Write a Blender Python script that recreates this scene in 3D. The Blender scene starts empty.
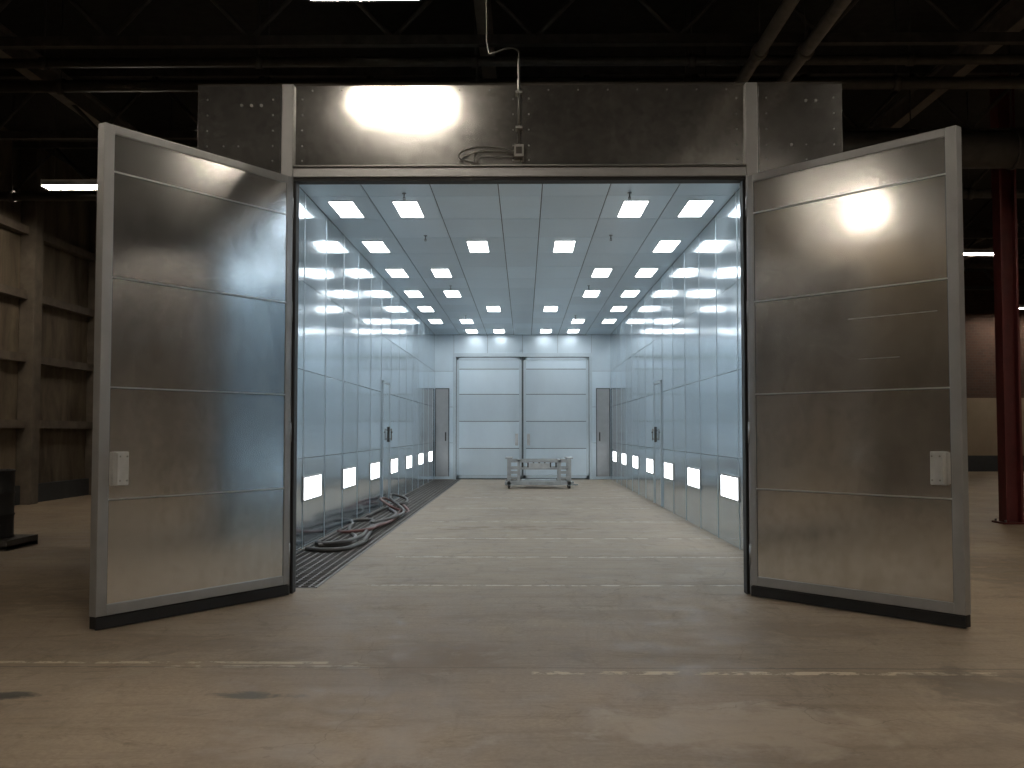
import bpy, bmesh, math, random
from mathutils import Vector, Matrix
random.seed(7)
S = bpy.context.scene
S.view_settings.view_transform = 'Standard'
COL = S.collection

# ---------------------------------------------------------------- materials
class NT:
    def __init__(s, name):
        s.m = bpy.data.materials.new(name); s.m.use_nodes = True
        s.t = s.m.node_tree; s.n = s.t.nodes; s.l = s.t.links
        s.b = s.n['Principled BSDF']
    def new(s, typ, **kw):
        nd = s.n.new(typ)
        for k, v in kw.items(): setattr(nd, k, v)
        return nd
    def put(s, v, sock):
        if hasattr(v, 'is_output') or isinstance(v, bpy.types.NodeSocket): s.l.new(v, sock)
        else: sock.default_value = v
    def math(s, op, a, b=0.0, c=0.0, clamp=False):
        nd = s.new('ShaderNodeMath', operation=op, use_clamp=clamp)
        s.put(a, nd.inputs[0]); s.put(b, nd.inputs[1]); s.put(c, nd.inputs[2])
        return nd.outputs[0]
    def coord(s):
        return s.new('ShaderNodeTexCoord').outputs['Object']
    def mapping(s, vec, scale=(1, 1, 1)):
        nd = s.new('ShaderNodeMapping'); s.l.new(vec, nd.inputs[0]); nd.inputs['Scale'].default_value = scale
        return nd.outputs[0]
    def noise(s, vec, scale, detail=4, rough=.55, dist=0):
        nd = s.new('ShaderNodeTexNoise'); s.l.new(vec, nd.inputs['Vector'])
        nd.inputs['Scale'].default_value = scale; nd.inputs['Detail'].default_value = detail
        nd.inputs['Roughness'].default_value = rough; nd.inputs['Distortion'].default_value = dist
        return nd.outputs[0]
    def ramp(s, fac, a, b, c0=(0, 0, 0, 1), c1=(1, 1, 1, 1)):
        nd = s.new('ShaderNodeValToRGB'); s.l.new(fac, nd.inputs[0])
        e = nd.color_ramp.elements; e[0].position = a; e[1].position = b; e[0].color = c0; e[1].color = c1
        return nd.outputs[0]
    def mix(s, fac, a, b, typ='MIX'):
        nd = s.new('ShaderNodeMix', data_type='RGBA', blend_type=typ)
        s.put(fac, nd.inputs[0]); s.put(a, nd.inputs[6]); s.put(b, nd.inputs[7])
        return nd.outputs[2]
    def bump(s, h, strength=.1, dist=.01, prev=None):
        nd = s.new('ShaderNodeBump'); nd.inputs['Strength'].default_value = strength
        nd.inputs['Distance'].default_value = dist; s.l.new(h, nd.inputs['Height'])
        if prev is not None: s.l.new(prev, nd.inputs['Normal'])
        return nd.outputs[0]

def plain(name, col, rough=.5, metal=0.0, var=.15, nscale=6):
    k = NT(name); c = k.coord(); n = k.noise(c, nscale)
    a = tuple(x * (1 - var) for x in col) + (1,); b = tuple(min(1, x * (1 + var)) for x in col) + (1,)
    k.l.new(k.ramp(n, .3, .7, a, b), k.b.inputs['Base Color'])
    k.b.inputs['Roughness'].default_value = rough; k.b.inputs['Metallic'].default_value = metal
    return k.m

def galv(name, col, rlo, rhi, metal=.9, wave=.03, spangle=.12, streak=(1, 1, .25), pvamt=.22, dirt=.25, sscale=45, grain=0.1, gdet=3):
    k = NT(name); c = k.coord()
    n1 = k.noise(k.mapping(c, streak), .9, 3, .5, .0)          # broad soft variation
    n2 = k.noise(k.mapping(c, (1, 1, .5)), 7, gdet, .6)
    at = k.new('ShaderNodeAttribute', attribute_name='pv')
    pv = k.math('MULTIPLY_ADD', at.outputs['Fac'], pvamt, 1 - pvamt * .5)
    v = k.math('MULTIPLY', pv, k.math('MULTIPLY_ADD', n1, dirt, 1 - dirt * .5))
    if spangle:
        vo = k.new('ShaderNodeTexVoronoi'); k.l.new(c, vo.inputs['Vector']); vo.inputs['Scale'].default_value = sscale
        hv = k.new('ShaderNodeSeparateColor'); k.l.new(vo.outputs['Color'], hv.inputs[0])
        v = k.math('MULTIPLY', v, k.math('MULTIPLY_ADD', hv.outputs[0], spangle, 1 - spangle * .5))
    if grain: v = k.math('MULTIPLY', v, k.math('MULTIPLY_ADD', n2, grain * 2, 1 - grain))
    mx = k.new('ShaderNodeVectorMath', operation='SCALE'); mx.inputs[0].default_value = col
    k.l.new(v, mx.inputs['Scale']); k.l.new(mx.outputs[0], k.b.inputs['Base Color'])
    mr = k.new('ShaderNodeMapRange'); k.l.new(n1, mr.inputs[0]); mr.inputs[1].default_value = .3; mr.inputs[2].default_value = .7
    mr.inputs[3].default_value = rlo; mr.inputs[4].default_value = rhi
    k.l.new(mr.outputs[0], k.b.inputs['Roughness']); k.b.inputs['Metallic'].default_value = metal
    if wave:
        wv = k.noise(c, .8, 0, .4)
        k.l.new(k.bump(wv, 1.0, wave), k.b.inputs['Normal'])
    return k.m

def emit(name, col, st):
    k = NT(name); k.b.inputs['Base Color'].default_value = (.8, .8, .8, 1)
    k.b.inputs['Emission Color'].default_value = (*col, 1); k.b.inputs['Emission Strength'].default_value = st
    return k.m

M = {}
M['inwall'] = galv('galvanized_booth_interior', (.55, .65, .72), .10, .15, .80, .009, .0, pvamt=.18, dirt=.25, grain=.06)
M['inceil'] = galv('galvanized_booth_ceiling', (.68, .79, .87), .28, .36, .62, .006, .0, pvamt=.16, dirt=.12, grain=.03)
M['leaf'] = galv('galvanized_door_sheet', (.94, .94, .94), .13, .20, .97, .012, .10, streak=(1, 1, .6), pvamt=.12, dirt=.35, sscale=16, grain=.20, gdet=5)
M['header'] = galv('galvanized_header_sheet', (.80, .80, .79), .10, .15, .92, .012, .22, streak=(.7, 1, 1.5), pvamt=.2, dirt=.5, sscale=18, grain=.3, gdet=5)
M['frame'] = plain('painted_grey_steel_tube', (.43, .44, .45), .42, .5, .05)
M['strip'] = plain('bright_seam_strip', (.8, .82, .83), .3, .8, .05)
M['inseam'] = plain('booth_seam_strip', (.58, .67, .73), .35, .6, .03)
M['seam'] = plain('dark_seam', (.12, .14, .15), .6, .3)
M['rubber'] = plain('black_rubber', (.012, .012, .013), .6)
M['lightpan'] = emit('booth_light_lens', (.94, .98, 1.0), 10.5)
M['lowpan'] = emit('booth_low_light_lens', (.94, .98, 1.0), 6.0)
M['tube'] = emit('shop_lamp_tube', (1.0, .88, .72), 120)
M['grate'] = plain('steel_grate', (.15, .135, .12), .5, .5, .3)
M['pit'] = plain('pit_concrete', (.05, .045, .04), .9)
M['dark'] = plain('dark_steel', (.06, .055, .05), .6, .3, .3)
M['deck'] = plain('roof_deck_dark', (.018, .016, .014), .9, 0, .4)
M['pipe'] = plain('pipe_grey', (.21, .185, .16), .55, .2, .2)
M['duct'] = plain('dull_duct_metal', (.065, .058, .05), .6, .3, .2)
M['conduit'] = plain('conduit_steel', (.26, .26, .25), .4, .8, .1)
M['red'] = plain('red_painted_steel', (.10, .016, .016), .45, 0, .2)
M['white'] = plain('white_plate', (.55, .56, .56), .4)
M['brass'] = plain('sprinkler_metal', (.3, .32, .33), .4, .7)
M['hose_r'] = plain('red_hose_rubber', (.15, .06, .05), .5)
M['hose_g'] = plain('grey_hose_rubber', (.09, .08, .072), .5)
M['stand'] = plain('galvanized_stand', (.46, .48, .49), .40, .7, .15)
M['bolt'] = plain('bolt_metal', (.3, .3, .29), .4, .9)
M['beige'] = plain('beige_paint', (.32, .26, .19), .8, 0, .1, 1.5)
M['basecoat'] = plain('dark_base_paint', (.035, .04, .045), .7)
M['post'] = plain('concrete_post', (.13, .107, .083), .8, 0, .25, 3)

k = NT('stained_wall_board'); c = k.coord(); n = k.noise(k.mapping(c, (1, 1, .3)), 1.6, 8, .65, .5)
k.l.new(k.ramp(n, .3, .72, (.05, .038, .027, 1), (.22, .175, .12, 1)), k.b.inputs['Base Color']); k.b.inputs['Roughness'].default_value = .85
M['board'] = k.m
k = NT('brick_wall'); c = k.coord()
mp = k.new('ShaderNodeMapping'); k.l.new(c, mp.inputs[0]); mp.inputs['Rotation'].default_value = (math.pi / 2, 0, 0)
br = k.new('ShaderNodeTexBrick'); k.l.new(mp.outputs[0], br.inputs['Vector']); br.inputs['Scale'].default_value = 2.2
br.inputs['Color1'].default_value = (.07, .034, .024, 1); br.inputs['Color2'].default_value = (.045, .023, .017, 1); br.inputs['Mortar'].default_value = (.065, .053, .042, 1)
k.l.new(br.outputs[0], k.b.inputs['Base Color']); k.b.inputs['Roughness'].default_value = .9
M['brick'] = k.m

# floor ---------------------------------------------------------------
k = NT('worn_concrete_floor'); c = k.coord()
sx = k.new('ShaderNodeSeparateXYZ'); k.l.new(c, sx.inputs[0]); X, Y = sx.outputs[0], sx.outputs[1]
nb = k.noise(c, .55, 6, .6, .6); nm = k.noise(c, 3.0, 8, .65, .4); nf = k.noise(c, 30, 6, .7)
base = k.ramp(nb, .32, .7, (.26, .195, .135, 1), (.42, .33, .235, 1))
base = k.mix(k.math('MULTIPLY', k.ramp(nm, .42, .72), .6), base, (.49, .40, .30, 1))
base = k.mix(k.math('MULTIPLY', k.ramp(nf, .35, .65), .38), base, (.145, .11, .078, 1))
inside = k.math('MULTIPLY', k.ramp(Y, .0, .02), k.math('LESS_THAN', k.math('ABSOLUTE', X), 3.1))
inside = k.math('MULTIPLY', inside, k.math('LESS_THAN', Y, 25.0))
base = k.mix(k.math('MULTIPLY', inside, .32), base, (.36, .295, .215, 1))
sc = k.ramp(k.noise(k.mapping(c, (.35, 2.2, 1)), 2.0, 8, .7, 1.2), .50, .68)
base = k.mix(k.math('MULTIPLY', sc, .50), base, (.16, .12, .08, 1))
sc2 = k.ramp(k.noise(k.mapping(c, (2.0, .4, 1)), 1.4, 8, .7, 1.5), .55, .72)
base = k.mix(k.math('MULTIPLY', sc2, .40), base, (.15, .112, .075, 1))
sc3 = k.ramp(k.noise(c, 1.1, 9, .75, 2.0), .56, .64)
base = k.mix(k.math('MULTIPLY', sc3, .42), base, (.12, .092, .065, 1))
sc4 = k.ramp(k.noise(c, 7, 6, .7, 1.0), .60, .68)
base = k.mix(k.math('MULTIPLY', sc4, .32), base, (.10, .078, .056, 1))
Yd = k.math('ADD', Y, k.math('MULTIPLY', k.math('SUBTRACT', nm, .5), .05))
def line(y0, w, thr, col, amt, base, x0=-50, x1=50, sc=5):
    d = k.math('LESS_THAN', k.math('ABSOLUTE', k.math('SUBTRACT', Yd, y0)), w)
    d = k.math('MULTIPLY', d, k.math('GREATER_THAN', X, x0)); d = k.math('MULTIPLY', d, k.math('LESS_THAN', X, x1))
    br = k.ramp(k.noise(c, sc, 7, .7), thr, thr + .06)
    return k.mix(k.math('MULTIPLY', k.math('MULTIPLY', d, br), amt), base, col)
base = line(-3.2, .045, .48, (.62, .54, .42, 1), .6, base, -2.4, -1.0)
base = line(-3.36, .045, .47, (.72, .62, .46, 1), .8, base, 0.1, 3.2)
base = line(-3.36, .03, .50, (.64, .55, .40, 1), .5, base, 3.2, 50)
base = line(-3.08, .035, .48, (.68, .60, .44, 1), .75, base, -50, -1.0)
base = line(-3.22, .014, .38, (.10, .08, .06, 1), .65, base)
for yy, x1 in ((.55, 2.9), (3.0, 2.9), (5.3, 2.9), (8.2, 2.9), (11.5, 2.9), (15, 2.9)):
    base = line(yy, .04, .46, (.66, .60, .49, 1), .75, base, -1.6, x1)
    base = line(yy + .09, .03, .42, (.16, .13, .10, 1), .45, base, -1.6, x1)
base = line(7.0, .35, .48, (.20, .14, .08, 1), .65, base, -1.4, 1.2, 1.5)
for (px, py, rx, ry, col, am) in ((-1.62, -3.98, .32, .10, (.05, .052, .055, 1), .8), (-3.05, -4.0, .19, .10, (.02, .02, .02, 1), .9),
                             (-.55, -2.9, .5, .6, (.19, .12, .06, 1), .65), (3.0, -3.9, .5, .8, (.10, .078, .06, 1), .6), (1.2, -4.6, .9, .5, (.46, .38, .29, 1), .6),
                             (-.9, -4.9, .7, .4, (.44, .36, .28, 1), .4), (2.2, -1.9, .8, .5, (.17, .12, .08, 1), .45), (-2.6, -2.4, .8, .4, (.17, .12, .08, 1), .4),
                             (.6, -1.2, 1.1, .3, (.18, .13, .08, 1), .4), (5.5, 2.0, 1.5, 1.5, (.12, .09, .06, 1), .5), (-5.5, -.5, 1.5, 1.2, (.12, .09, .06, 1), .5)):
    a = k.math('DIVIDE', k.math('SUBTRACT', X, px), rx); b = k.math('DIVIDE', k.math('SUBTRACT', Y, py), ry)
    d = k.math('ADD', k.math('MULTIPLY', a, a), k.math('MULTIPLY', b, b))
    d = k.math('ADD', d, k.math('MULTIPLY', k.math('SUBTRACT', nm, .5), 4.5))
    f = k.ramp(d, .3, 1.0, (1, 1, 1, 1), (0, 0, 0, 1))
    base = k.mix(k.math('MULTIPLY', f, am), base, col)
vo = k.new('ShaderNodeTexVoronoi', feature='DISTANCE_TO_EDGE'); vo.inputs['Scale'].default_value = .33
ad = k.new('ShaderNodeVectorMath', operation='ADD'); nn = k.new('ShaderNodeTexNoise'); k.l.new(c, nn.inputs['Vector']); nn.inputs['Scale'].default_value = 1.2; nn.inputs['Detail'].default_value = 6
k.l.new(c, ad.inputs[0]); k.l.new(nn.outputs['Color'], ad.inputs[1]); k.l.new(ad.outputs[0], vo.inputs['Vector'])
cr = k.math('LESS_THAN', vo.outputs['Distance'], .0015)
base = k.mix(k.math('MULTIPLY', cr, .35), base, (.11, .085, .06, 1))
k.l.new(base, k.b.inputs['Base Color'])
k.l.new(k.ramp(nm, .3, .7, (.45, .45, .45, 1), (.72, .72, .72, 1)), k.b.inputs['Roughness'])
k.l.new(k.bump(k.noise(c, 18, 8, .7), .3, .006), k.b.inputs['Normal'])
M['floor'] = k.m

# ---------------------------------------------------------------- mesh builder
class MB:
    def __init__(s):
        s.bm = bmesh.new(); s.mats = []; s.pv = s.bm.faces.layers.float.new('pv')
    def mi(s, m):
        if m not in s.mats: s.mats.append(m)
        return s.mats.index(m)
    def _tag(s, faces, m):
        i = s.mi(m); r = random.random()
        for f in faces: f.material_index = i; f[s.pv] = r
    def box(s, a, b, m, bev=0):
        vs = [s.bm.verts.new((x, y, z)) for x in (a[0], b[0]) for y in (a[1], b[1]) for z in (a[2], b[2])]
        q = [(0, 1, 3, 2), (4, 6, 7, 5), (0, 4, 5, 1), (2, 3, 7, 6), (0, 2, 6, 4), (1, 5, 7, 3)]
        fs = [s.bm.faces.new([vs[i] for i in f]) for f in q]
        bmesh.ops.recalc_face_normals(s.bm, faces=fs)
        if bev:
            es = list({e for f in fs for e in f.edges})
            r = bmesh.ops.bevel(s.bm, geom=es, offset=bev, segments=2, affect='EDGES', profile=.5)
            fs = list({f for v in r['verts'] for f in v.link_faces} | {f for f in fs if f.is_valid})
        s._tag(fs, m)
    def cyl(s, p0, p1, r, m, seg=16, r2=None, smooth=True):
        p0 = Vector(p0); p1 = Vector(p1); d = p1 - p0
        mat = Matrix.Translation((p0 + p1) / 2) @ d.to_track_quat('Z', 'Y').to_matrix().to_4x4()
        o = bmesh.ops.create_cone(s.bm, cap_ends=True, segments=seg, radius1=r, radius2=r if r2 is None else r2, depth=d.length, matrix=mat)
        fs = list({f for v in o['verts'] for f in v.link_faces}); s._tag(fs, m)
        for f in fs: f.smooth = smooth and len(f.verts) == 4
    def quad(s, pts, m):
        f = s.bm.faces.new([s.bm.verts.new(p) for p in pts]); s._tag([f], m); return f
    def obj(s, name, parent=None, loc=None, rotz=0):
        me = bpy.data.meshes.new(name); s.bm.to_mesh(me); s.bm.free()
        for m in s.mats: me.materials.append(M[m])
        o = bpy.data.objects.new(name, me); COL.objects.link(o)
        if loc: o.location = loc
        o.rotation_euler[2] = rotz
        if parent: o.parent = parent
        return o
def empty(name, loc=(0, 0, 0)):
    e = bpy.data.objects.new(name, None); e.location = loc; e.empty_display_size = .3; COL.objects.link(e); return e
def inst(o, name, loc, rotz=0, parent=None):
    n = bpy.data.objects.new(name, o.data); n.location = loc; n.rotation_euler[2] = rotz; COL.objects.link(n)
    if parent: n.parent = parent
    return n
def curve(name, paths, r, mat, parent=None):
    cu = bpy.data.curves.new(name, 'CURVE'); cu.dimensions = '3D'; cu.bevel_depth = r; cu.bevel_resolution = 4; cu.resolution_u = 10
    for pts in paths:
        sp = cu.splines.new('BEZIER'); sp.bezier_points.add(len(pts) - 1)
        for bp, p in zip(sp.bezier_points, pts): bp.co = p; bp.handle_left_type = bp.handle_right_type = 'AUTO'
    cu.materials.append(M[mat]); o = bpy.data.objects.new(name, cu); COL.objects.link(o)
    if parent: o.parent = parent
    return o

# ---------------------------------------------------------------- warehouse shell
XL, XR, YF, YB, ZC = -11.2, 24.0, -24.0, 32.0, 8.2
GX0, GX1, GY0, GY1 = -2.98, -2.08, .35, 24.6
b = MB()
for (x0, x1, y0, y1) in ((XL, GX0, YF, YB), (GX1, XR, YF, YB), (GX0, GX1, YF, GY0), (GX0, GX1, GY1, YB)):
    b.quad([(x0, y0, 0), (x1, y0, 0), (x1, y1, 0), (x0, y1, 0)], 'floor')
zp = -.35
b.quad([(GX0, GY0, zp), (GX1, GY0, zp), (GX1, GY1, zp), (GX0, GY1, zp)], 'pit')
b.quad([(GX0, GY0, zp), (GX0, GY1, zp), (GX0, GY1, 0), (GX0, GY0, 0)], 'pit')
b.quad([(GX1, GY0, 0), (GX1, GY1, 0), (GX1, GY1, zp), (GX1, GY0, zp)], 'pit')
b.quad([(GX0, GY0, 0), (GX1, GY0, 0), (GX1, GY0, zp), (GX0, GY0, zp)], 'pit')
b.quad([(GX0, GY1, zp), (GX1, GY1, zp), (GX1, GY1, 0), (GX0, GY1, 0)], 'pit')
b.obj('floor')
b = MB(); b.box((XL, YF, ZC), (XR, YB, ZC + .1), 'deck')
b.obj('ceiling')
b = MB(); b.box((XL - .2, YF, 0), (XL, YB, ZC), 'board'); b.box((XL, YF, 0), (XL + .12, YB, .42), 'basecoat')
y = -23.4
while y < 31:
    b.box((XL, y - .2, 0), (XL + .34, y + .2, ZC), 'post', .02); y += 3.6
for z in (1.78, 3.25, 4.65, 6.1):
    b.box((XL, YF, z - .09), (XL + .2, YB, z + .09), 'post')
b.obj('wall_left')
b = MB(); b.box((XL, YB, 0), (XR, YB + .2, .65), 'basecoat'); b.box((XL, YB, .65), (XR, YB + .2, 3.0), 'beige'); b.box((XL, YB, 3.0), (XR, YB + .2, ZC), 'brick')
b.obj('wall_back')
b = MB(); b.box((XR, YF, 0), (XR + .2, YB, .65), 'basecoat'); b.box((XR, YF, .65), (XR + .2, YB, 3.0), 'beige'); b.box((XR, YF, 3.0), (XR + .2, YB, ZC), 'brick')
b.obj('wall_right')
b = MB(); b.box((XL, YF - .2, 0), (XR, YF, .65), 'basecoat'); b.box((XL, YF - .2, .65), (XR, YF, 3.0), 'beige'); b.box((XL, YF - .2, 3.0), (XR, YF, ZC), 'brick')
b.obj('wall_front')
# trusses
b = MB(); z0, z1 = 6.75, 7.85
b.box((XL, -.06, z0), (XR, .06, z0 + .13), 'dark'); b.box((XL, -.06, z1), (XR, .06, z1 + .13), 'dark')
x = XL; up = True
while x < XR - .9:
    a, c2 = (z0 + .1, z1) if up else (z1, z0 + .1)
    b.cyl((x, 0, a), (x + .95, 0, c2), .035, 'dark', 8); x += .95; up = not up
tr = b.obj('roof_truss', loc=(0, 3.2, 0))
for yy in (-15, -9, -3, 7.5, 12, 17, 22, 27): inst(tr, 'roof_truss', (0, yy, 0))
b = MB()
b.box((-.62, YF + .1, 7.35), (-.42, YB - .1, 7.4), 'pipe'); b.box((-.62, YF + .1, 7.7), (-.42, YB - .1, 7.75), 'pipe'); b.box((-.54, YF + .1, 7.4), (-.50, YB - .1, 7.7), 'pipe')
bm_ = b.obj('roof_beam')
inst(bm_, 'roof_beam', (7.6, 0, 0)); inst(bm_, 'roof_beam', (-7.4, 0, 0)); inst(bm_, 'roof_beam', (15.2, 0, 0))
for px in (3.15, 3.75):
    b = MB(); b.cyl((px, YF + .1, 6.6), (px, YB - .1, 6.6), .085, 'pipe', 16)
    yy = -21
    while yy < 31:
        b.cyl((px, yy, 6.6), (px, yy + .12, 6.6), .11, 'pipe', 16); b.cyl((px, yy + .06, 6.6), (px, yy + .06, ZC), .012, 'dark', 6); yy += 4
    b.obj('ceiling_pipe')
for (py, pz, r, mt) in ((4.2, 6.9, .07, 'duct'), (4.75, 6.75, .09, 'duct'), (9.5, 6.2, .09, 'duct')):
    b = MB(); b.cyl((XL + .1, py, pz), (XR - .1, py, pz), r, mt, 14)
    xx = -10
    while xx < 23:
        b.cyl((xx, py, pz), (xx + .1, py, pz), r * 1.3, mt, 14); b.cyl((xx + .05, py, pz), (xx + .05, py, ZC), .012, 'dark', 6); xx += 3.1
    b.obj('ceiling_pipe')
b = MB(); b.cyl((4.6, 6.0, 6.1), (9.8, 6.0, 6.1), .30, 'duct', 24)
for xx in (4.6, 6.2, 7.8, 9.6): b.cyl((xx, 6.0, 6.1), (xx + .05, 6.0, 6.1), .325, 'duct', 24); b.cyl((xx + .02, 6, 6.3), (xx + .02, 6, ZC), .012, 'dark', 6)
b.obj('air_duct')
# shop lamps
b = MB()
b.box((-.62, -.17, .06), (.62, .17, .12), 'white', .01)
b.box((-.64, -.19, -.02), (-.62, .19, .12), 'white'); b.box((.62, -.19, -.02), (.64, .19, .12), 'white')
for s in (-1, 1):
    f = b.quad([(-.62, s * .17, .08), (.62, s * .17, .08), (.62, s * .21, -.01), (-.62, s * .21, -.01)], 'white')
    b.cyl((-.6, s * .08, .03), (.6, s * .08, .03), .03, 'tube', 12)
for xx in (-.45, .45): b.cyl((xx, 0, .12), (xx, 0, 1.7), .008, 'dark', 6)
lamp = b.obj('fluorescent_shop_lamp', loc=(-1.75, -4.8, 6.5))
for (x, yy, zz_) in ((-1.75, .98, 6.52), (5.15, .98, 6.52), (6.4, -4.8, 6.5), (-8.9, 10, 6.5), (-10.2, -2.75, 6.5), (12.6, 18, 6.5), (12.6, -4.8, 6.5), (19.7, 30.5, 6.5), (12.6, 6, 6.5),
                (-8.9, -14, 6.5), (-1.75, -14, 6.5), (5.15, -14, 6.5), (12.6, -14, 6.5), (-8.9, 22, 6.5), (19.7, 14, 6.5)):  # row behind the camera is unseen, added to light the door leaves
    inst(lamp, 'fluorescent_shop_lamp', (x, yy, zz_))
# red column
b = MB(); b.box((-.15, -.15, 0), (-.11, .15, 8.2), 'red'); b.box((.11, -.15, 0), (.15, .15, 8.2), 'red'); b.box((-.11, -.02, 0), (.11, .02, 8.2), 'red')
b.box((-.24, -.24, 0), (.24, .24, .03), 'red')
for sx_ in (-.19, .19):
    for sy_ in (-.19, .19): b.cyl((sx_, sy_, .03), (sx_, sy_, .07), .02, 'bolt', 6)
col = b.obj('steel_column', loc=(8.62, 8.0, 0))
inst(col, 'steel_column', (8.62, 24, 0)); inst(col, 'steel_column', (8.62, -14, 0))
# drum
b = MB()
prof = [(0, .0), (.29, .0), (.30, .02), (.29, .04), (.29, .30), (.305, .32), (.29, .34), (.29, .60), (.305, .62), (.29, .64), (.29, .90), (.30, .92), (.29, .94), (.27, .93), (.27, .91), (0, .91)]
seg = 32; rings = []
for (r, z) in prof:
    rings.append([b.bm.verts.new((r * math.cos(2 * math.pi * i / seg), r * math.sin(2 * math.pi * i / seg), z + .14)) for i in range(seg)] if r > 0 else [b.bm.verts.new((0, 0, z + .14))])
fs = []
for A, B in zip(rings, rings[1:]):
    for i in range(seg):
        j = (i + 1) % seg
        v = [A[i % len(A)], A[j % len(A)], B[j % len(B)], B[i % len(B)]]
        v2 = []
        for q in v:
            if q not in v2: v2.append(q)
        if len(v2) > 2: fs.append(b.bm.faces.new(v2))
bmesh.ops.recalc_face_normals(b.bm, faces=fs); b._tag(fs, 'rubber')
for f in fs: f.smooth = True
b.cyl((.15, 0, 1.05), (.15, 0, 1.08), .04, 'dark', 12)
b.box((-.45, -.45, .02), (.45, .45, .06), 'dark'); b.box((-.45, -.45, .1), (.45, .45, .14), 'dark')
for xx in (-.45, -.05, .35): b.box((xx, -.45, 0), (xx + .1, .45, .1), 'dark')
b.obj('oil_drum', loc=(-7.36, 4.0, 0))

# ---------------------------------------------------------------- booth
OX, OZ, BW, BZ, BL = 2.27, 4.17, 3.0, 4.93, 24.8
booth = empty('spray_booth')
seamy = [0.12] + [0.8 + 1.55 * i for i in range(16)]
seamy = [s for s in seamy if s < BL - .3] + [BL]
zs = [0.0, 1.24, 2.46, 3.68, BZ]
for side in (-1, 1):
    b = MB()
    b.box((side * (BW + .012), .12, 0), (side * 3.2, BL + .2, 5.06), 'seam')
    for i in range(len(seamy) - 1):
        for j in range(4):
            y0, y1, q0, q1 = seamy[i] + .002, seamy[i + 1] - .002, zs[j] + .003, zs[j + 1] - .003
            b.box((side * BW, y0, q0), (side * (BW + .02), y1, q1), 'inwall', .002)
        b.box((side * (BW - .006), seamy[i + 1] - .012, 0.0), (side * BW, seamy[i + 1] + .012, BZ), 'inseam')
    yy = .12
    while yy < BL:
        b.box((side * 3.2, yy + .004, 0), (side * 3.225, min(yy + 1.2, BL + .2) - .004, 5.08), 'leaf'); yy += 1.2
    b.obj('wall_panels_left' if side < 0 else 'wall_panels_right', booth)
    b = MB()
    for i in range(7):
        yc = 4.5 + 3.1 * i
        if yc > BL - 1: break
        x0 = side * (BW - .02)
        b.box((x0, yc - .63, .64), (side * BW, yc + .63, .99), 'frame', .003)
        b.box((side * (BW - .024), yc - .59, .665), (x0, yc + .59, .965), 'lowpan')
    b.obj('low_light_fixtures', booth)
    b = MB(); xi = side * (BW - .03); yc = 12.3
    for (y0, y1, q0, q1) in ((yc - .55, yc - .49, 0.02, 2.72), (yc + .49, yc + .55, 0.02, 2.72), (yc - .55, yc + .55, 2.66, 2.72)):
        b.box((xi, y0, q0), (side * BW, y1, q1), 'inseam', .004)
    b.box((side * (BW - .022), yc - .48, .03), (side * BW, yc + .48, 2.65), 'inwall')
    b.box((side * (BW - .05), yc + .34, 1.38), (side * (BW - .022), yc + .40, 1.72), 'dark', .004)
    b.cyl((side * (BW - .09), yc + .37, 1.42), (side * (BW - .09), yc + .37, 1.68), .014, 'bolt', 10)
    for zz in (1.45, 1.65): b.cyl((side * (BW - .09), yc + .37, zz), (side * (BW - .04), yc + .37, zz), .012, 'bolt', 8)
    b.cyl((side * (BW - .10), yc + .25, 1.6), (side * (BW - .10), yc + .40, 1.6), .014, 'dark', 10)
    b.obj('personnel_door', booth)
# ceiling
xs = [-BW, -2.15, -1.22, -.3, .3, 1.22, 2.15, BW]
b = MB(); b.box((-3.2, .12, BZ + .012), (3.2, BL + .2, 5.06), 'seam')
ys = [.12] + [1.0 + 1.55 * i for i in range(16)]; ys = [s for s in ys if s < BL - .3] + [BL]
for i in range(len(xs) - 1):
    for j in range(len(ys) - 1):
        b.box((xs[i] + .007, ys[j] + .007, BZ), (xs[i + 1] - .007, ys[j + 1] - .007, BZ + .02), 'inceil', .003)
b.obj('ceiling_panels', booth)
rows = {4.94 - 3.1: 0, 4.94: 0, 8.04: 1, 11.1: 0, 14.35: 0, 17.4: 1, 20.5: 0, 23.5: 2}
pats = {0: (-2.6, -1.67, 1.67, 2.6), 1: (-2.6, -.77, .77, 2.6), 2: (-1.67, -.77, .77, 1.67)}
b = MB()
for yy, p in rows.items():
    for xx in pats[p]:
        b.box((xx - .185, yy - .56, BZ - .008), (xx + .185, yy + .56, BZ), 'frame', .003)
        b.box((xx - .172, yy - .53, BZ - .012), (xx + .172, yy + .53, BZ - .008), 'lightpan')
b.obj('ceiling_light_fixtures', booth)
b = MB()
for (xx, yy) in ((-1.62, 3.9), (1.52, 3.9), (-1.62, 7.0), (1.52, 7.0), (-1.62, 13), (1.52, 13), (-1.62, 19), (1.52, 19)):
    b.cyl((xx, yy, BZ - .01), (xx, yy, BZ), .03, 'brass', 14); b.cyl((xx, yy, BZ - .06), (xx, yy, BZ), .009, 'brass', 10)
    b.cyl((xx - .014, yy, BZ - .09), (xx - .014, yy, BZ - .06), .004, 'brass', 6); b.cyl((xx + .014, yy, BZ - .09), (xx + .014, yy, BZ - .06), .004, 'brass', 6)
    b.cyl((xx, yy, BZ - .07), (xx, yy, BZ - .06), .018, 'brass', 12); b.cyl((xx, yy, BZ - .095), (xx, yy, BZ - .09), .02, 'brass', 12)
b.obj('sprinkler_heads', booth)
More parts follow.
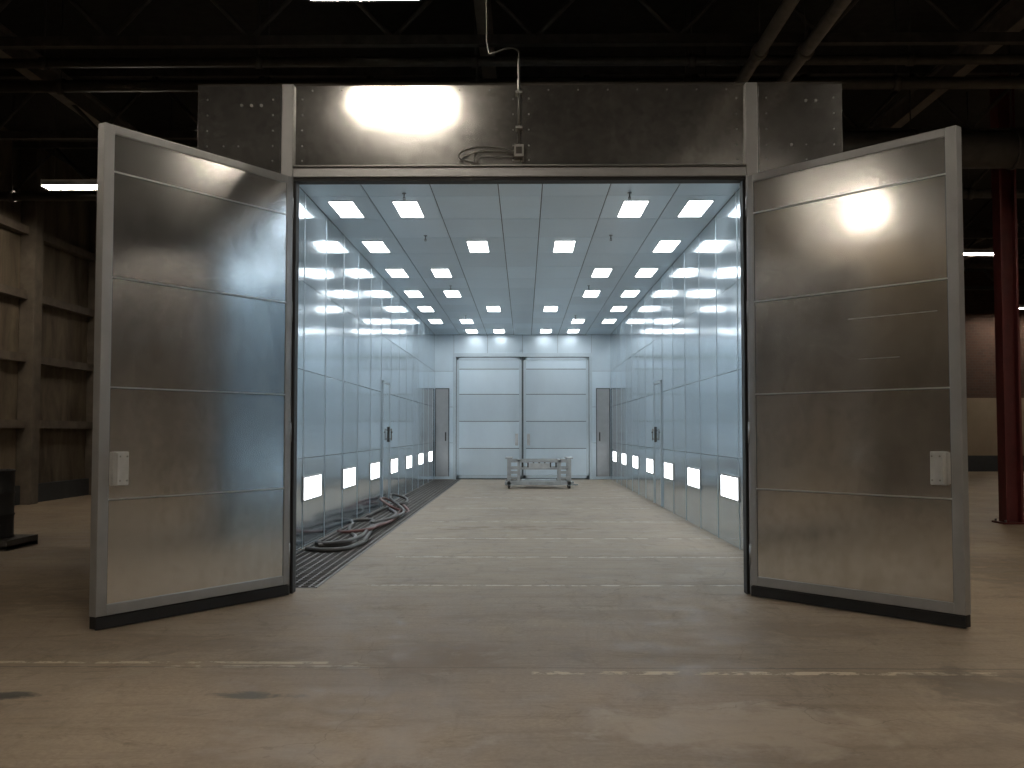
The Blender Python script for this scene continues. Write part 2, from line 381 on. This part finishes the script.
# rear wall with doors
b = MB(); b.box((-3.2, BL + .02, 0), (3.2, BL + .2, 5.06), 'seam')
for (x0, x1) in ((-3, -2.35), (2.35, 3)):
    for j in range(4): b.box((x0 + .004, BL, zs[j] + .004), (x1 - .004, BL + .02, zs[j + 1] - .004), 'inceil', .003)
for (x0, x1) in ((-2.35, -1.2), (-1.2, 0), (0, 1.2), (1.2, 2.35)): b.box((x0 + .004, BL, 4.30), (x1 - .004, BL + .02, BZ), 'inceil', .003)
b.box((-2.37, BL - .05, 4.17), (2.37, BL, 4.30), 'inseam', .005)
b.box((-2.37, BL - .05, 0), (-2.27, BL, 4.17), 'inseam', .005); b.box((2.27, BL - .05, 0), (2.37, BL, 4.17), 'inseam', .005)
lz = [.14, 1.05, 1.97, 2.89, 3.75, 4.06]
for s in (-1, 1):
    x0, x1 = sorted((s * .03, s * 2.25))
    for j in range(5): b.box((x0 + .09, BL - .02, lz[j] + .005), (x1 - .09, BL, lz[j + 1] - .005), 'inceil', .003)
    b.box((x0, BL - .045, .04), (x0 + .09, BL, 4.14), 'inseam', .004); b.box((x1 - .09, BL - .045, .04), (x1, BL, 4.14), 'inseam', .004)
    b.box((x0, BL - .045, 4.05), (x1, BL, 4.14), 'inseam', .004); b.box((x0, BL - .045, .04), (x1, BL, .14), 'inseam', .004)
    for z in lz[1:-1]: b.box((x0 + .09, BL - .03, z - .010), (x1 - .09, BL - .02, z + .010), 'seam')
    b.box((s * .15, BL - .09, 1.15), (s * .25, BL - .045, 1.55), 'white', .005)
    b.box((s * 2.50, BL - .05, .1), (s * 2.53, BL, 3.1), 'seam', .004); b.box((s * 2.95, BL - .05, .1), (s * 2.98, BL, 3.1), 'seam', .004)
    b.box((s * 2.50, BL - .05, 3.07), (s * 2.98, BL, 3.1), 'seam', .004)
    b.box((s * 2.53, BL - .03, .1), (s * 2.95, BL, 3.07), 'frame')
    b.box((s * 2.60, BL - .05, 1.3), (s * 2.64, BL - .03, 1.6), 'dark')
b.box((-.02, BL - .07, .03), (.02, BL - .04, 4.14), 'seam')
b.obj('rear_door_wall', booth)
# front face
HT = 5.12
b = MB()
b.box((-3.22, .03, 0), (-OX, .12, HT - .02), 'seam'); b.box((OX, .03, 0), (3.22, .12, HT - .02), 'seam'); b.box((-OX, .03, OZ + .02), (OX, .12, HT - .02), 'seam')
for (x0, x1, z0) in ((-3.27, -2.42, 0), (-2.42, 0.02, 4.26), (0.02, 2.42, 4.26), (2.42, 3.27, 0)):
    b.box((x0 + .003, 0, z0), (x1 - .003, .03, HT), 'header', .003)
b.box((-3.27, 0, HT), (3.27, .12, HT + .02), 'duct')
for (x0, x1) in ((-2.40, -2.28), (2.28, 2.40)): b.box((x0, -.06, 0), (x1, 0, HT), 'frame', .008)
b.box((-2.28, -.05, OZ), (2.28, 0, 4.27), 'frame', .006)
b.box((-2.28, -.08, 4.27), (2.28, 0, 4.285), 'conduit')
b.box((-2.28, -.03, OZ - .035), (2.28, .12, OZ), 'rubber'); b.box((-2.28, -.02, 0), (-2.25, .12, OZ), 'rubber'); b.box((2.25, -.02, 0), (2.28, .12, OZ), 'rubber')
for x in (-3.17, -2.5, 2.5, 3.18, -.06, .1, -2.2, 2.2, -3.0, -2.85, 2.9):
    for z in (4.35, 4.5, 4.66, 4.82, 4.98):
        if abs(x) > 2.8 and abs(x) < 3.1 and z > 4.6: continue
        b.cyl((x, -.006, z), (x, 0, z), .009, 'bolt', 8)
xx = -2.1
while xx < 2.2: b.cyl((xx, -.006, 5.07), (xx, 0, 5.07), .008, 'bolt', 8); xx += .3
for (x, z) in ((-2.72, 4.92), (-2.62, 4.92), (-2.82, 4.92), (2.75, 4.5), (2.9, 4.95), (3.0, 4.95)): b.cyl((x, -.01, z), (x, 0, z), .016, 'bolt', 8)
b.obj('front_header_frame', booth)
b = MB()
for s in (-1, 1):
    for z in (.4, 1.6, 2.8, 3.85): b.cyl((s * 2.285, -.085, z - .1), (s * 2.285, -.085, z + .1), .022, 'frame', 12)
b.obj('hinges', booth)

def leaf(name, side, loc, rot):
    W, T = 2.18, .09; s = side
    b = MB()
    zb, zt = .11, 4.15
    fw = .10
    y0, y1 = -T / 2, T / 2
    b.box((0.02, y0, zb), (.09, y1, zt), 'frame', .006); b.box((W - fw, y0, zb), (W, y1, zt), 'frame', .006)
    b.box((.09, y0, zt - .075), (W - fw, y1, zt), 'frame', .006); b.box((.09, y0, zb), (W - fw, y1, zb + .09), 'frame', .006)
    zz = [zb + .09, 1.05, 1.97, 2.88, 3.76, zt - .075]
    for f in (-1, 1):
        a, c2 = sorted((f * .010, f * .036))
        for j in range(5):
            b.box((.09, a, zz[j] + .001), (W - fw, c2, zz[j + 1] - .001), 'leaf', .002)
        for z in zz[1:-1]:
            a2, c3 = sorted((f * .036, f * .046)); b.box((.09, a2, z - .006), (W - fw, c3, z + .006), 'strip')
            a2, c3 = sorted((f * .036, f * .038)); b.box((.09, a2, z - .011), (W - fw, c3, z - .006), 'seam')  # thin dark line under each strip, its shadow put in as colour
        a2, c3 = sorted((f * .030, f * .037))
        for (xa, xb) in ((.09, .096), (W - fw - .006, W - fw)): b.box((xa, a2, zz[0]), (xb, c3, zz[-1]), 'seam')
    b.box((.02, y0 + .01, .012), (W, y1 - .01, zb), 'rubber', .004); b.box((.02, s * .035, .008), (W, s * .05, .10), 'rubber')
    a, c2 = sorted((s * .036, s * .075)); b.box((W - .27, a, 1.16), (W - .14, c2, 1.44), 'white', .008)
    a, c2 = sorted((s * .075, s * .10)); b.box((W - .16, a, 1.17), (W - .14, c2, 1.43), 'white', .004)
    for xx in (W - .25, W - .18):
        for z in (1.20, 1.40): b.cyl((xx, s * .074, z), (xx, s * .08, z), .008, 'bolt', 8)
    if s < 0:   # rub marks / scratches on the sheet
        b.box((W - 1.05, -.0372, 2.617), (W - .2, -.036, 2.621), 'strip'); b.box((W - .95, -.0372, 2.25), (W - .55, -.036, 2.253), 'strip')
    o = b.obj(name, None, loc, rot); return o
leaf('booth_door', 1, (-2.29, -.10, 0), math.atan2(-1.88, -1.16))
leaf('booth_door', -1, (2.29, -.10, 0), math.atan2(-1.72, 1.41))

# conduit and cable
b = MB()
b.cyl((0.0, -.04, 4.49), (0.0, -.04, 5.38), .012, 'conduit', 12)
for z in (4.66, 5.02): b.box((-.035, -.06, z), (.035, 0, z + .025), 'bolt')
b.box((-.05, -.10, 4.36), (.05, 0, 4.49), 'conduit', .006)
b.box((-.03, -.104, 4.39), (.03, -.10, 4.46), 'dark')
co = b.obj('electrical_conduit')
curve('conduit_bend', [[(0, -.04, 5.38), (0, -.04, 5.44), (-.03, -.03, 5.48), (-.10, 0, 5.50), (-.26, .1, 5.49), (-.32, .3, 5.6), (-.34, .4, 6.1), (-.4, .5, 7.4)]], .009, 'dark', co)
curve('flexible_cable', [[(-.05, -.06, 4.43), (-.25, -.07, 4.46), (-.5, -.08, 4.44), (-.6, -.09, 4.37), (-.52, -.10, 4.31), (-.40, -.08, 4.29)],
                         [(-.05, -.06, 4.40), (-.2, -.09, 4.41), (-.42, -.09, 4.39), (-.45, -.1, 4.32)]], .010, 'conduit', co)

# grate
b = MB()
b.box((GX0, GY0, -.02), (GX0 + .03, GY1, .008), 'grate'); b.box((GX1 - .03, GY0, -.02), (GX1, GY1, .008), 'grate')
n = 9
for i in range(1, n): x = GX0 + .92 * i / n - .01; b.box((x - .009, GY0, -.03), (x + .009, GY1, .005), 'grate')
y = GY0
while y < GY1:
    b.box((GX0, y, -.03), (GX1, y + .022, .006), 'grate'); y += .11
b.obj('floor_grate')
# hoses
z = .035
curve('air_hose', [[(-2.88, 3.6, z), (-2.55, 3.45, z), (-2.28, 4.1, z), (-2.32, 5.3, z), (-2.45, 6.6, z), (-2.6, 7.6, z), (-2.8, 8.2, z), (-2.86, 7.2, z), (-2.7, 6.0, z), (-2.45, 5.0, z), (-2.5, 4.1, z), (-2.8, 4.0, z)],
                   [(-2.9, 4.4, z), (-2.62, 4.0, z + .03), (-2.38, 4.7, z + .03), (-2.42, 6.2, z + .03), (-2.36, 8.0, z), (-2.42, 9.6, z), (-2.7, 10.8, z), (-2.88, 11.6, z)]], .032, 'hose_g')
curve('air_hose', [[(-2.9, 6.1, z), (-2.6, 5.6, z + .04), (-2.34, 6.6, z + .04), (-2.3, 8.4, z), (-2.4, 10.0, z), (-2.55, 11.2, z + .02), (-2.8, 11.8, z + .1), (-2.9, 11.2, .22), (-2.75, 10.4, .2), (-2.5, 10.2, z + .05), (-2.5, 11.6, z + .02), (-2.8, 12.6, z)]], .024, 'hose_r')
curve('air_hose', [[(-2.5, 7.0, z + .05), (-2.3, 8.0, z + .05), (-2.25, 9.4, z + .04), (-2.45, 10.6, z + .06), (-2.7, 11.4, z + .12), (-2.85, 12.1, .2), (-2.75, 12.8, .18), (-2.5, 12.2, .09), (-2.6, 11.4, .1), (-2.86, 10.2, z), (-2.86, 9.0, z)]], .026, 'hose_g')

# work stand
b = MB(); w, dp = .86, .5
for sx_ in (-1, 1):
    for sy_ in (-1, 1):
        b.box((sx_ * w - .05, sy_ * dp - .05, .08), (sx_ * w + .05, sy_ * dp + .05, .84), 'stand', .006)
        b.box((sx_ * (w - .28) - .04, sy_ * dp - .04, .20), (sx_ * (w - .28) + .04, sy_ * dp + .04, .82), 'stand', .006)
        b.cyl((sx_ * w - .03, sy_ * dp, .06), (sx_ * w + .03, sy_ * dp, .06), .06, 'dark', 16)
    b.box((sx_ * w - .04, -dp, .74), (sx_ * w + .04, dp, .82), 'stand', .005); b.box((sx_ * w - .04, -dp, .12), (sx_ * w + .04, dp, .2), 'stand', .005)
    b.box((sx_ * (w - .28) - .04, -dp, .74), (sx_ * (w - .28) + .04, dp, .82), 'stand', .005)
    xa, xb = sorted((sx_ * (w + .03), sx_ * (w - .30)))
    b.box((xa, -dp - .07, .42), (xb, -dp - .05, .50), 'stand', .004); b.box((xa, -dp - .07, .28), (xb, -dp - .05, .34), 'stand', .004)
    b.box((sx_ * w - .1, -dp - .03, .84), (sx_ * w + .1, dp + .03, .88), 'stand', .005)
for sy_ in (-1, 1):
    b.box((-w, sy_ * dp - .04, .74), (w, sy_ * dp + .04, .82), 'stand', .005); b.box((-w, sy_ * dp - .03, .54), (w, sy_ * dp + .03, .60), 'stand', .005)
    b.box((-w - .12, sy_ * dp - .05, .10), (w + .12, sy_ * dp + .05, .20), 'stand', .005)
for i in range(7): x = -.48 + .16 * i; b.box((x - .02, -dp, .60), (x + .02, -dp + .03, .74), 'dark')
for x in (-.35, 0, .35): b.box((x - .03, -dp, .72), (x + .03, dp, .77), 'stand', .004)
b.box((-.5, -dp + .05, .20), (.5, dp - .05, .23), 'stand'); b.box((-.3, -dp - .05, .58), (.3, -dp - .04, .72), 'white')
b.box((w + .02, -dp - .02, .1), (w + .25, -dp + .02, .13), 'stand')
b.obj('work_stand', loc=(.48, 19.6, 0))

# world, camera
wd = bpy.data.worlds.new('World'); S.world = wd; wd.use_nodes = True
wd.node_tree.nodes['Background'].inputs[0].default_value = (.02, .018, .016, 1); wd.node_tree.nodes['Background'].inputs[1].default_value = .3
cam = bpy.data.cameras.new('Camera'); co_ = bpy.data.objects.new('Camera', cam); COL.objects.link(co_)
co_.location = (.05, -10.3, 1.6); co_.rotation_euler = (math.radians(90 + 2.68), 0, math.radians(.67))
cam.sensor_width = 36; cam.lens = 36.2; cam.clip_end = 200
S.camera = co_
